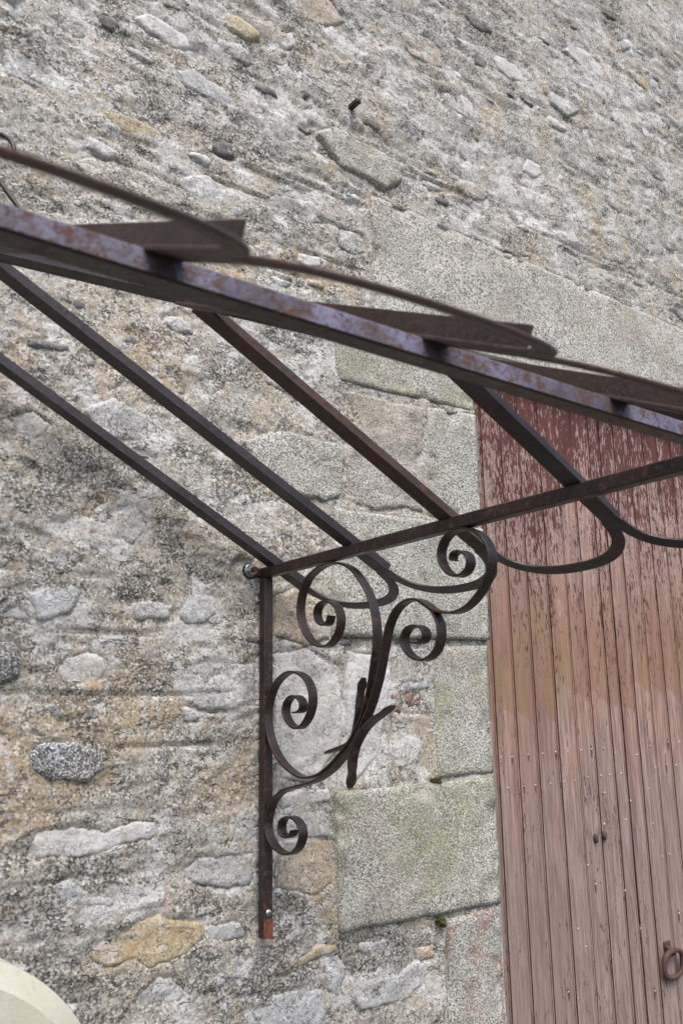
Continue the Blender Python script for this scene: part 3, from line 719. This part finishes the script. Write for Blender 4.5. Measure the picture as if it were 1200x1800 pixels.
# ------------------------------------------------------------------ the plank door
DY = .05
def wood(name):
    n = NT(name)
    r = n.rnd()
    oi = n.t.nodes.new('ShaderNodeCombineXYZ')
    n.put(oi.inputs[0], n.math('MULTIPLY', r, 13.0)); n.put(oi.inputs[1], 0.0); n.put(oi.inputs[2], n.math('MULTIPLY', r, 31.0))
    va = n.t.nodes.new('ShaderNodeVectorMath'); va.operation = 'ADD'
    n.L(n.pos, va.inputs[0]); n.L(oi.outputs[0], va.inputs[1])
    P = va.outputs[0]
    st = n.vec((1, 1, .05), src=P)
    st2 = n.vec((1, 1, .17), src=P)
    st3 = n.vec((1, 1, .3), src=P)
    tc = n.t.nodes.new('ShaderNodeTexCoord')
    xl = n.sep(0, tc.outputs['Object'])
    z = n.sep(2)
    grain = n.noise(150, 4, .7, st)
    broad = n.noise(28, 4, .62, st2)
    wcol = n.mix(n.step(broad, .36, .64), (.32, .195, .152), (.225, .152, .127))
    wcol = n.mix(n.step(grain, .50, .66, .6), wcol, (.43, .335, .30))
    wcol = n.mix(n.step(grain, .48, .34, .55), wcol, (.12, .065, .053))
    # greyer towards the weathered foot of the door
    low = n.step(n.math('ADD', z, n.math('MULTIPLY', n.noise(6, 3, .6, st3), .6)), 2.25, 1.55, .75)
    wcol = n.mix(low, wcol, n.mix(n.step(grain, .35, .62), (.15, .115, .104), (.275, .235, .22)))
    strk = n.noise(42, 4, .66, n.vec((1, 1, .025), src=P))
    wcol = n.mix(n.step(strk, .52, .66, .55), wcol, (.135, .082, .066))
    wcol = n.mix(n.step(strk, .44, .34, .35), wcol, (.40, .32, .29))
    # tone of each plank
    wcol = n.mix(n.math('MULTIPLY', n.step(r, .3, 1.0), .34), wcol, (.16, .10, .085))
    # tan wash left by an old coat, ends at a brushed line across each plank
    lap = n.math('ADD', z, n.math('MULTIPLY', n.math('SUBTRACT', r, .5), .12))
    lap = n.math('ADD', lap, n.math('MULTIPLY', xl, .55))
    tan_ = n.math('MULTIPLY', n.step(n.math('ADD', lap, n.math('MULTIPLY', grain, .03)), 1.812, 1.820), n.step(n.math('ADD', lap, n.math('MULTIPLY', broad, .3)), 2.40, 2.10))
    wcol = n.mix(n.math('MULTIPLY', tan_, .5), wcol, (.205, .115, .065))
    lap2 = n.math('SUBTRACT', n.math('ADD', z, n.math('MULTIPLY', r, .35)), n.math('MULTIPLY', xl, .9))
    wcol = n.mix(n.step(lap2, 1.52, 1.515, .22), wcol, (.22, .155, .125))
    gs = n.math('MULTIPLY', n.step(n.noise(7, 4, .6, st3), .53, .66), n.step(z, 1.6, 2.0))
    wcol = n.mix(n.math('MULTIPLY', gs, .55), wcol, (.20, .17, .085))
    # flaking oxblood paint, densest at the top
    pk = n.math('ADD', n.noise(125, 5, .74, n.vec((1, 1, .22), src=P)), n.math('MULTIPLY', n.math('SUBTRACT', n.noise(11, 3, .6, st3), .5), .42))
    cov = n.t.nodes.new('ShaderNodeMapRange')
    n.L(z, cov.inputs[0])
    cov.inputs[1].default_value = 1.85; cov.inputs[2].default_value = 2.85
    cov.inputs[3].default_value = -.125; cov.inputs[4].default_value = .125
    pm = n.step(n.math('ADD', pk, cov.outputs[0]), .510, .530)
    pcol = n.mix(n.step(n.noise(25, 4, .6, st2), .35, .7), (.062, .018, .018), (.10, .034, .032))
    col = n.mix(n.math('MULTIPLY', pm, .92), wcol, pcol)
    # pale bleached flakes round the paint
    pe = n.math('MULTIPLY', n.step(n.math('ADD', pk, cov.outputs[0]), .44, .50), n.math('SUBTRACT', 1, pm))
    col = n.mix(n.math('MULTIPLY', pe, n.step(z, 2.0, 2.5, .6)), col, (.47, .39, .37))
    # knots
    kd = n.voro(5.5, n.vec((1.6, 1, .55), src=P))
    kn = n.step(kd, .075, .045)
    col = n.mix(n.math('MULTIPLY', kn, .45), col, (.12, .065, .05))
    col = n.mix(n.math('MULTIPLY', n.math('MULTIPLY', n.step(kd, .13, .08), n.math('SUBTRACT', 1, kn)), .35), col, (.44, .36, .33))
    h = n.math('ADD', n.math('MULTIPLY', grain, .8), n.math('MULTIPLY', pm, .35))
    return n.done(col, .8, n.bump(h, .0018, .8), spec=.25)
M['wood'] = wood('weathered_red_plank')
n = NT('groove_paint')
M['groove'] = n.done(n.mix(n.step(n.noise(60, 4, .7, n.vec((1, 1, .15))), .4, .65), (.028, .012, .010), (.15, .062, .048)), .8)

def make_leaf(edges, label, group_):
    xm = (edges[0]+edges[-1])/2
    leaf = empty('door_leaf', (xm, DY+.03, .03), label, 'door', 'leaves of the plank door')
    z0, z1 = .03, 2.90
    rr = np.random.RandomState(int(edges[0]*1000))
    for a, b in zip(edges[:-1], edges[1:]):
        w = b-a
        dy = rr.uniform(-.0012, .0012)
        prof = [(.0008, .024), (.0008, .006), (.0022, .0), (w-.0105, .0), (w-.0092, .0040), (w-.0084, .0040), (w-.0074, .0006), (w-.0036, .0), (w-.0016, .006), (w-.0014, .024)]
        V = []
        zs = np.linspace(z0, z1, 2)
        for zz in zs:
            V += [(a+px_, DY+py_+dy, zz) for px_, py_ in prof]
        k = len(prof); F = []; fm = []
        for j in range(k):
            F.append((j, (j+1) % k, k+(j+1) % k, k+j))
            fm.append(1 if j in (0, 1, 3, 4, 5, 7, 8) else 0)
        F.append(tuple(range(k))[::-1]); fm.append(0)
        F.append(tuple(k+j for j in range(k))); fm.append(0)
        o = mesh_obj('plank', V, F, None, smooth=False, mats=[M['wood'], M['groove']], fmat=fm)
        fix_normals(o)
        part(o, leaf)
    # ledges that hold the planks at the back
    for zz in (.35, 1.45, 2.55):
        box('ledge', (edges[0]+.01, DY+.026, zz), (edges[-1]-.01, DY+.055, zz+.12), M['wood'], leaf)
    return leaf
left_edges = [.775, .865, .955, 1.046, 1.146, 1.242, 1.327, 1.421, 1.482]
right_edges = [1.488, 1.569, 1.665, 1.755, 1.85, 1.94, 2.03, 2.13]
leaf_l = make_leaf(left_edges, 'left leaf of the weathered red plank door, beside the granite jamb', 'door')
leaf_r = make_leaf(right_edges, 'right leaf of the weathered red plank door, with the iron ring pull', 'door')
# darkness behind is painted: a black backing board so the gaps read black
box('black_backing', (DOOR_X0+.03, DY+.075, 0), (DOOR_X1-.03, DY+.095, 2.9), M['black'], wall)

# nail heads with their rust streaks
NAILS = [(0.875, 1.642, 0), (0.925, 1.643, 1), (0.901, 1.554, 0), (0.97, 1.555, 1), (1.022, 1.556, 1), (1.066, 1.648, 0), (1.092, 1.558, 0), (0.998, 1.648, 1), (1.125, 1.652, 1), (1.186, 1.65, 1), (1.159, 1.561, 1), (1.21, 1.561, 1), (1.253, 1.653, 0), (1.306, 1.656, 1), (1.368, 1.658, 0), (1.277, 1.568, 0), (1.343, 1.57, 0), (1.391, 1.571, 0), (1.356, 1.516, 0), (1.429, 1.641, 0), (1.452, 1.573, 1), (1.546, 1.63, 0), (1.491, 1.483, 0), (1.457, 1.425, 0), (1.342, 1.419, 0), (1.626, 1.659, 0), (1.736, 1.669, 1), (1.806, 1.668, 0), (1.648, 1.585, 0), (1.714, 1.593, 1), (1.773, 1.588, 0), (1.599, 1.517, 0), (1.602, 1.402, 0), (1.639, 1.293, 0), (1.682, 1.297, 0), (1.244, 1.303, 0), (1.275, 1.244, 1), (1.422, 1.208, 0), (1.175, 1.126, 1), (1.207, 1.071, 1), (1.486, 1.086, 1), (1.112, 0.959, 1), (1.153, 0.934, 1), (1.532, 0.892, 1), (1.705, 1.105, 1)]
def disc(bmv, bmf, c, rx, rz, y, th, k=10):
    b = len(bmv)
    for i in range(k):
        a = 2*math.pi*i/k
        bmv.append((c[0]+rx*math.cos(a), y, c[1]+rz*math.sin(a)))
    for i in range(k):
        a = 2*math.pi*i/k
        bmv.append((c[0]+rx*.75*math.cos(a), y-th, c[1]+rz*.75*math.sin(a)))
    for i in range(k):
        bmf.append((b+i, b+(i+1) % k, b+k+(i+1) % k, b+k+i))
    bmf.append(tuple(b+k+i for i in range(k)))
n = NT('iron_stain'); M['stain'] = n.done(n.mix(n.step(n.noise(200, 3), .3, .7), (.05, .033, .03), (.11, .075, .068)), .9)
for leaf, lo, hi in ((leaf_l, .7, 1.485), (leaf_r, 1.485, 3)):
    V = []; F = []; V2 = []; F2 = []
    for x, z, dk in NAILS:
        if lo < x < hi:
            disc(V, F, (x, z), .0032, .0036, DY, .0025)
            if dk:
                disc(V2, F2, (x, z-.008), .0045, .022, DY+.0005, .0012, 14)
    a = part(fix_normals(mesh_obj('nail_heads', V, F, M['nail'])), leaf); a['kind'] = 'stuff'
    if V2:
        a = part(fix_normals(mesh_obj('nail_stains', V2, F2, M['stain'])), leaf); a['kind'] = 'stuff'
M['rustbolt'] = iron('rusty_bolt', (.055, .032, .028), (.08, .046, .038), .4, metallic=0, rough=.6)
for c in ((1.290, 1.380), (1.334, 1.385)):
    lump('bolt_head', (c[0], DY-.004, c[1]), (.010, .008, .013), M['rustbolt'], leaf_l, 3)

# ring pull on the right leaf: stapled plate and a forged ring
def torus(name, c, R, r, mat, parent, tilt=0, sq=1.0, nu=40, nv=12, axis='Y', wob=.0):
    V = []; F = []
    for i in range(nu):
        a = 2*math.pi*i/nu
        ca, sa = math.cos(a), math.sin(a)
        e = 2.6
        k = (abs(ca)**e+abs(sa)**e)**(-1/e)
        rr = r*(1+wob*math.sin(3*a+1))
        for j in range(nv):
            b = 2*math.pi*j/nv
            rad = R*k+rr*math.cos(b)
            x, y, z = rad*ca*sq, rr*math.sin(b), rad*sa
            y, z = y*math.cos(tilt)-z*math.sin(tilt), y*math.sin(tilt)+z*math.cos(tilt)
            V.append((c[0]+x, c[1]+y, c[2]+z))
    for i in range(nu):
        for j in range(nv):
            F.append((i*nv+j, ((i+1) % nu)*nv+j, ((i+1) % nu)*nv+(j+1) % nv, i*nv+(j+1) % nv))
    return part(fix_normals(mesh_obj(name, V, F, mat)), parent)
pull = empty('ring_pull', (1.655, DY, .96), 'rusty iron ring pull on a small plate, hung on the right door leaf', 'door ring')
box('plate', (1.598, DY-.006, .982), (1.636, DY-.0005, 1.030), M['rustbolt'], pull, .002)
torus('ring', (1.622, DY-.020, .962), .042, .0085, M['rustbolt'], pull, tilt=.12, sq=1.22, wob=.12)
V, F = sweep([(1.606, DY-.004, 1.012), (1.610, DY-.024, 1.008), (1.620, DY-.032, 1.002), (1.630, DY-.024, .996), (1.633, DY-.004, .990)], [(0, 0, 1)]*5, [(1, 0, 0)]*5,
             [(.009*math.cos(t), .009*math.sin(t)) for t in np.linspace(0, 2*math.pi, 10, endpoint=False)])
part(fix_normals(mesh_obj('staple', V, F, M['rustbolt'])), pull)

# ------------------------------------------------------------------ the canopy frame
ZB, ZT = 2.104, 2.129              # underside and top of the square rails
YF = -1.283                        # outer face of the front rail
T = .025
SL, SF, SH = .53, .468, .51                # rise per metre of the side and front slopes
canopy = empty('canopy_frame', (0, -.6, 2.1), 'rusty wrought iron canopy frame with scrolled bracket fixed beside the door', 'canopy')
def rail(name, lo, hi, mat, parent=canopy):
    return box(name, lo, hi, mat, parent, .0022)
XL = -2.80                         # the far corner, outside the picture
fr = rail('front_rail', (XL-.0125, YF, ZB), (.0125, YF+T, ZT-.002), M['iron_chalky_skylit'])
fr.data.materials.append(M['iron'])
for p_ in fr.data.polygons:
    p_.material_index = 0 if p_.normal.y < -.5 else 1  # sky-lit lavender painted on the outer face, shaded faces get dark iron
rail('side_rail', (-.0125, YF+T+.0005, ZB), (.0125, .0, ZT), M['iron'])
rail('side_rail', (XL-.0125, YF+T+.0005, ZB), (XL+.0125, .0, ZT), M['iron'])

TF, TW, TT = .036, .029, .0045     # T section: flange, web, thickness
TPROF = [(-TF/2, 0), (TF/2, 0), (TF/2, TT), (TT/2, TT), (TT/2, TW), (-TT/2, TW), (-TT/2, TT), (-TF/2, TT)]
def tbar(name, p0, p1, nrm, mat, steps=2, prof=TPROF):
    p0, p1 = np.array(p0, float), np.array(p1, float)
    d = p1-p0; d /= np.linalg.norm(d)
    nrm = np.array(nrm, float); nrm -= d*nrm.dot(d); nrm /= np.linalg.norm(nrm)
    s = np.cross(d, nrm)
    path = [p0+(p1-p0)*t for t in np.linspace(0, 1, steps)]
    V, F = sweep(path, [s]*steps, [nrm]*steps, prof)
    o = mesh_obj(name, V, F, mat, smooth=False)
    fix_normals(o)
    bevel_sharp(o, .0008)
    return part(o, canopy)
HR = 1.09                          # plan slope of the hips
H = 1.25/HR
SY0, DS = -.052, .309
OH = .100                          # overhang of the bars beyond the rail
ZF = lambda y: ZT+SF*(y-YF-.010)   # underside of the front slope bars
ZS = lambda x: ZT-SL*(x+.010)      # underside of the right slope bars
def ZS2(x): return ZT+SL*(x-XL-.010)
nf = (0, -SF, 1); ns = (SL, 0, 1); ns2 = (-SL, 0, 1)
ysl = [SY0-DS*i for i in range(4)]
for i, y in enumerate(ysl):
    xt = -(y-YF)/HR+.004              # meets the hip
    tbar('rafter', (OH, y, ZS(OH)), (xt, y, ZS(xt)), ns, M[['iron_purple', 'iron_purple', 'iron_rusty', 'iron_purple'][i]])
    tbar('rafter', (XL-OH, y, ZS2(XL-OH)), (XL-xt, y, ZS2(XL-xt)), ns2, M['iron_purple'])
xfr = [-.297-DS*k for k in range(8)]
for k, x in enumerate(xfr):
    yt = -.036 if -H > x > XL+H else (YF-x*HR-.10 if x > -1.4 else YF+(x-XL)*HR-.10)
    ye = YF-OH-.018
    tbar('glazing_bar', (x, ye, ZF(ye)), (x, yt, ZF(yt)), nf, M['iron_bar'])
# hips and the ridge along the wall
tbar('hip_bar', (.06, YF-.065, ZT-SH*.06+.010), (-H, YF+1.25, ZT+SH*H+.010), (SL, -SF, 1), M['iron_purple'])
tbar('hip_bar', (XL-.06, YF-.065, ZT-SH*.06+.010), (XL+H, YF+1.25, ZT+SH*H+.010), (-SL, -SF, 1), M['iron_purple'])
rail('ridge_rail', (XL+H, -.034, ZF(-.03)-.004), (-H, -.009, ZF(-.03)+.021), M['iron_purple'])

# scalloped edge: flat strips bent in the plane of the slope between the bar ends
def scallop(a, b, out, nrm, depth, mat, wd=.024, th=.0055):
    a, b, out, nrm = [np.array(v, float) for v in (a, b, out, nrm)]
    nrm /= np.linalg.norm(nrm)
    out = out-nrm*out.dot(nrm); out /= np.linalg.norm(out)
    c = (a+b)/2; hw = (b-a)/2
    N = 33
    P = []
    for t in np.linspace(0, math.pi, N):
        ct, st = math.cos(t), math.sin(t)
        e = .86
        P.append(c-hw*math.copysign(abs(ct)**e, ct)+out*depth*abs(st)**e)
    P = np.array(P)
    tan = np.gradient(P, axis=0); tan /= np.linalg.norm(tan, axis=1)[:, None]
    side = np.cross(tan, nrm)
    V, F = sweep(P, side, [nrm]*N, [(-wd/2, 0), (wd/2, 0), (wd/2, th), (-wd/2, th)])
    o = mesh_obj('scallop', V, F, mat, smooth=False)
    fix_normals(o); bevel_sharp(o, .001)
    return part(o, canopy)
g_ = .004
for i in range(4):
    y0 = ysl[i]-g_; y1 = (ysl[i]-DS+g_) if i < 3 else YF-.02
    scallop((OH-.012, y0-.006, ZS(OH-.012)-.0005), (OH-.012, y1+.006, ZS(OH-.012)-.0005), (1, 0, -SL), ns, .108, M['iron_purple'])
    scallop((XL-OH+.012, y0-.006, ZS(OH-.012)-.0005), (XL-OH+.012, y1+.006, ZS(OH-.012)-.0005), (-1, 0, -SL), ns2, .108, M['iron_purple'])
xx = [.02]+xfr+[XL-.02]
ye = YF-OH-.008
for a, b in zip(xx[:-1], xx[1:]):
    scallop((a-.010, ye, ZF(ye)-.0005), (b+.010, ye, ZF(ye)-.0005), (0, -1, -SF), nf, .106, M['iron_bar'], .020, .0045)

# crest scroll standing on the hip
def rod(name, P, r, mat, parent, k=10):
    P = np.array(P, float)
    tan = np.gradient(P, axis=0); tan /= np.linalg.norm(tan, axis=1)[:, None]
    ref = np.array([1., 1., 0]); ref /= np.linalg.norm(ref)
    up_ = np.cross(tan, ref)
    V, F = sweep(P, [ref]*len(P), up_, [(r*math.cos(t), r*math.sin(t)) for t in np.linspace(0, 2*math.pi, k, endpoint=False)])
    return part(fix_normals(mesh_obj(name, V, F, mat)), parent)
ht = lambda t, dz: (-t, YF+t*HR, ZT+.545*(t-.010)+dz)
cp = catmull([ht(.748, .036), ht(.768, .068), ht(.787, .096), ht(.803, .120), ht(.815, .140), ht(.836, .175), ht(.838, .207), ht(.820, .229), ht(.808, .227), ht(.801, .219), ht(.797, .203), ht(.803, .188), ht(.813, .190), ht(.817, .202)], 6)
rod('crest_scroll', cp, .0045, M['iron_purple'], canopy)

# bracket: wall post, scrolls and leaves
SCROLL_WALL = [(-0.285, 1.9818), (-0.2779, 1.9648), (-0.2535, 1.9632), (-0.232, 1.9827), (-0.2404, 2.0092), (-0.2789, 2.014), (-0.3138, 1.994), (-0.3205, 1.9606), (-0.3029, 1.9303), (-0.2624, 1.9133), (-0.2081, 1.9326), (-0.1726, 1.9769), (-0.1667, 2.0224), (-0.1944, 2.0718), (-0.2509, 2.0967), (-0.3029, 2.0983), (-0.3607, 2.0787), (-0.4028, 2.0403), (-0.431, 1.9961), (-0.4437, 1.9474), (-0.4429, 1.905), (-0.433, 1.8636), (-0.4184, 1.812), (-0.3953, 1.7606), (-0.3619, 1.7193), (-0.3246, 1.6878), (-0.2782, 1.6574), (-0.2286, 1.6358), (-0.1674, 1.6307), (-0.097, 1.657), (-0.0502, 1.6997), (-0.0298, 1.744), (-0.0307, 1.7918), (-0.0586, 1.8376), (-0.1027, 1.8617), (-0.1402, 1.8655), (-0.1868, 1.849), (-0.2115, 1.812), (-0.203, 1.77), (-0.1684, 1.7396), (-0.1374, 1.7405), (-0.1079, 1.7616), (-0.1026, 1.7868), (-0.124, 1.8078), (-0.1524, 1.8091), (-0.175, 1.7934), (-0.1687, 1.7753), (-0.1418, 1.7725)]
SCROLL_STEM = [(-0.1355, 1.5154), (-0.1294, 1.5029), (-0.1064, 1.4979), (-0.0847, 1.5068), (-0.0878, 1.5309), (-0.1181, 1.5427), (-0.1522, 1.5359), (-0.1713, 1.5133), (-0.1562, 1.4811), (-0.1216, 1.4629), (-0.0769, 1.4661), (-0.0418, 1.487), (-0.0278, 1.5194), (-0.0414, 1.5572), (-0.0672, 1.5838), (-0.1067, 1.6014), (-0.1752, 1.6139), (-0.2334, 1.6276), (-0.2827, 1.6491), (-0.3239, 1.6765), (-0.3542, 1.6959), (-0.3876, 1.7348), (-0.4234, 1.7859), (-0.4506, 1.8417), (-0.472, 1.9027), (-0.4876, 1.9431), (-0.5147, 1.9727), (-0.5516, 1.9851), (-0.5836, 1.9803), (-0.6182, 1.9582), (-0.6379, 1.9226), (-0.6307, 1.8861), (-0.6058, 1.8665), (-0.576, 1.8635), (-0.5419, 1.8799), (-0.5276, 1.9074), (-0.5435, 1.929), (-0.5705, 1.9315), (-0.594, 1.9212), (-0.5946, 1.9038), (-0.5762, 1.8963), (-0.5567, 1.8999)]
SCROLL_TIP = [(-0.5784, 1.9819), (-0.6039, 1.9668), (-0.6325, 1.9536), (-0.6745, 1.9457), (-0.716, 1.9541), (-0.755, 1.9826), (-0.7767, 2.0165), (-0.7795, 2.0455), (-0.7641, 2.0759), (-0.7336, 2.0969), (-0.6983, 2.1033), (-0.6637, 2.0934), (-0.6462, 2.0669), (-0.6519, 2.0408), (-0.6734, 2.0193), (-0.6995, 2.0136), (-0.7206, 2.0233), (-0.7259, 2.0419), (-0.7132, 2.0561), (-0.6929, 2.0619), (-0.6764, 2.0561), (-0.6793, 2.0452)]
LEAF_INNER = [(-0.3953, 1.8394), (-0.3838, 1.8055), (-0.3782, 1.7662), (-0.361, 1.7167), (-0.3321, 1.6994), (-0.2956, 1.6917), (-0.2581, 1.6828)]
LEAF_OUTER = [(-0.4886, 1.7789), (-0.4499, 1.7606), (-0.4272, 1.7523), (-0.3944, 1.7321), (-0.3676, 1.7037), (-0.3527, 1.6725), (-0.35, 1.6414), (-0.3413, 1.6129)]
def strip(name, yz, parent, mat, x0=0, wd=.0235, th=.0048, leaf=False, sm=6):
    P2 = resample(smooth_path(resample(catmull(yz, 8), .004), sm), .0055)
    N = len(P2)
    P = np.c_[np.full(N, x0), P2]
    tan = np.gradient(P, axis=0); tan /= np.linalg.norm(tan, axis=1)[:, None]
    nn = np.cross(tan, [1, 0, 0])
    V = []; F = []
    for i in range(N):
        w_, t_ = wd, th
        if leaf:
            s = min(i, N-1-i)/(N-1)*2          # 0 at the tips
            L = min(i, N-1-i)*.0055
            w_ = wd*(.55+.45*min(1, L/.012)) * (1 - .22*math.exp(-((L-.034)/.010)**2)) * (1+.10*math.exp(-((L-.016)/.008)**2))
            t_ = th*(.45+.55*min(1, L/.03))
        else:
            L = min(i, N-1-i)*.0055
            t_ = th*(.7+.3*min(1, L/.02))
        for a, b in ((-.5, -.5), (.5, -.5), (.5, .5), (-.5, .5)):
            V.append(P[i]+np.array([1, 0, 0])*a*w_+nn[i]*b*t_)
    for i in range(N-1):
        for j in range(4):
            F.append((i*4+j, i*4+(j+1) % 4, (i+1)*4+(j+1) % 4, (i+1)*4+j))
    F.append((3, 2, 1, 0)); F.append(tuple((N-1)*4+j for j in range(4)))
    o = mesh_obj(name, V, F, mat)
    fix_normals(o)
    bevel_sharp(o, .0011, 2)
    try:
        o.data.polygons.foreach_set('use_smooth', np.ones(len(o.data.polygons), bool))
        o.data.set_sharp_from_angle(angle=math.radians(35))
    except Exception:
        pass
    return part(o, parent)
def bracket(x0):
    br = bpy.data.objects.new('bracket', None)
    COL.objects.link(br); br.parent = canopy
    br.location = Vector((x0, 0, 1.7))-Vector(canopy.location)
    box('post', (x0-.0125, -.0290, 1.272), (x0+.0125, -.0040, ZB-.0006), M['iron'], br, .002)
    strip('scroll', SCROLL_WALL, br, M['iron'], x0)
    strip('scroll', SCROLL_STEM, br, M['iron'], x0)
    strip('scroll', SCROLL_TIP, br, M['iron'], x0)
    strip('leaf', LEAF_INNER, br, M['iron'], x0, .021, .007, True, 3)
    strip('leaf', LEAF_OUTER, br, M['iron'], x0, .023, .008, True, 3)
    # rusted flattened foot with a zinc screw
    rr = np.random.RandomState(5)
    xs_ = np.linspace(-.0121, .0121, 9)
    tops = 1.309+.008*rr.rand(9)
    V = [(x0+a_, yy, 1.2725) for yy in (-.0300, -.0289) for a_ in xs_]+[(x0+a_, yy, t_) for yy in (-.0300, -.0289) for a_, t_ in zip(xs_, tops)]
    F = []
    for i_ in range(8):
        F += [(i_, i_+1, 18+i_+1, 18+i_), (18+i_, 18+i_+1, 27+i_+1, 27+i_), (9+i_, 9+i_+1, i_+1, i_)]
    F += [(0, 18, 27, 9), (8, 17, 35, 26)]
    part(fix_normals(mesh_obj('rust_crust', V, F, M['rust'], smooth=False)), br)
    V = []; F = []
    disc(V, F, (x0+.001, 1.327), .0075, .0075, -.0291, .0022, 16)
    sc = part(fix_normals(mesh_obj('screw_head', V, F, M['zinc'])), br)
    V = []; F = []
    disc(V, F, (x0+.001, 1.327), .0025, .0025, -.0315, .0004, 6)
    part(fix_normals(mesh_obj('screw_recess', V, F, M['black'])), br)
    # wall lug with bolt and nut at the top
    box('lug', (x0-.050, -.0115, ZB+.001), (x0-.0127, -.004, ZB+.024), M['iron'], br, .003)
    def hexa(name, c, r, h, mat, k=6):
        V = []; F = []
        for yy in (-.0122, -.0122-h):
            for i in range(k):
                a = 2*math.pi*i/k+.3
                V.append((c[0]+r*math.cos(a), c[1]+yy, c[2]+r*math.sin(a)))
        F = [(i, (i+1) % k, k+(i+1) % k, k+i) for i in range(k)]+[tuple(range(k))[::-1], tuple(k+i for i in range(k))]
        o = fix_normals(mesh_obj(name, V, F, mat, smooth=False)); bevel_sharp(o, .0012)
        return part(o, br)
    hexa('lug_eye', (x0-.047, .0005, ZB+.013), .0215, .0015, M['iron'], 11)
    hexa('washer', (x0-.044, 0, ZB+.015), .0165, .002, M['zinc'], 20)
    hexa('nut', (x0-.044, -.0022, ZB+.015), .0135, .012, M['zinc'])
    hexa('anchor_bolt', (x0-.044, -.0144, ZB+.015), .0062, .013, M['rust'], 14)
    return br
bracket(0.0)
bracket(XL)

# ------------------------------------------------------------------ carved pale stone standing in the lower left corner
n = NT('pale_cut_stone')
sc_ = n.mix(n.step(n.noise(8, 4, .6), .35, .65), (.52, .505, .43), (.47, .46, .385))
sc_ = n.mix(n.step(n.noise(90, 4, .7, n.vec((1, 1, .4))), .5, .7, .25), sc_, (.42, .40, .33))
sc_ = n.mix(n.step(n.noise(5, 4, .6, n.vec(off=(4, 0, 0))), .5, .7, .35), sc_, (.47, .47, .30))
sc_ = n.mix(n.step(n.noise(35, 5, .75, n.vec((1, 1, .6), off=(2, 2, 2))), .54, .70, .5), sc_, (.30, .29, .235))
M['cut'] = n.done(sc_, .8, n.bump(n.noise(140, 4, .6), .002, .6))
AX, AZ, AR = -.86, 1.132, .302
stele = empty('carved_stone', (AX, -.45, 0), 'pale cream round-topped carved stone at the lower left corner', 'carved stone')
def arch_ring(name, r0, r1, y0, y1, mat, full=False, ch=.012):
    """round-headed moulding: outer radius r1, inner r0, from front y0 back to y1"""
    V = []; F = []
    N = 64
    pts = [(AX-1, 0)]
    path = [(-1, 0.0, 1)] 
    loop = []
    for t in np.linspace(math.pi, 0, N):
        loop.append((math.cos(t), math.sin(t)))
    prof = [(r1, y1), (r1, y0+ch), (r1-ch, y0), (r0, y0), (r0, y1)]
    rows = []
    def add(cx_, cz_, zc):
        rows.append([(AX+cx_*r, y, zc+cz_*r) for r, y in prof])
    add(-1, 0, .02)
    for cx_, cz_ in loop:
        add(cx_, cz_, AZ)
    add(1, 0, .02)
    k = len(prof)
    for r_ in rows: V += r_
    for i in range(len(rows)-1):
        for j in range(k):
            F.append((i*k+j, i*k+(j+1) % k, (i+1)*k+(j+1) % k, (i+1)*k+j))
    F.append(tuple(range(k))); F.append(tuple((len(rows)-1)*k+j for j in range(k))[::-1])
    o = fix_normals(mesh_obj(name, V, F, mat))
    o.data.set_sharp_from_angle(angle=math.radians(30))
    return part(o, stele)
arch_ring('outer_moulding', AR-.070, AR, -.475, -.36, M['cut'], ch=.032)
arch_ring('inner_moulding', AR-.100, AR-.0705, -.462, -.36, M['cut'], ch=.014)
arch_ring('panel', .01, AR-.1005, -.440, -.36, M['cut'], ch=.004)
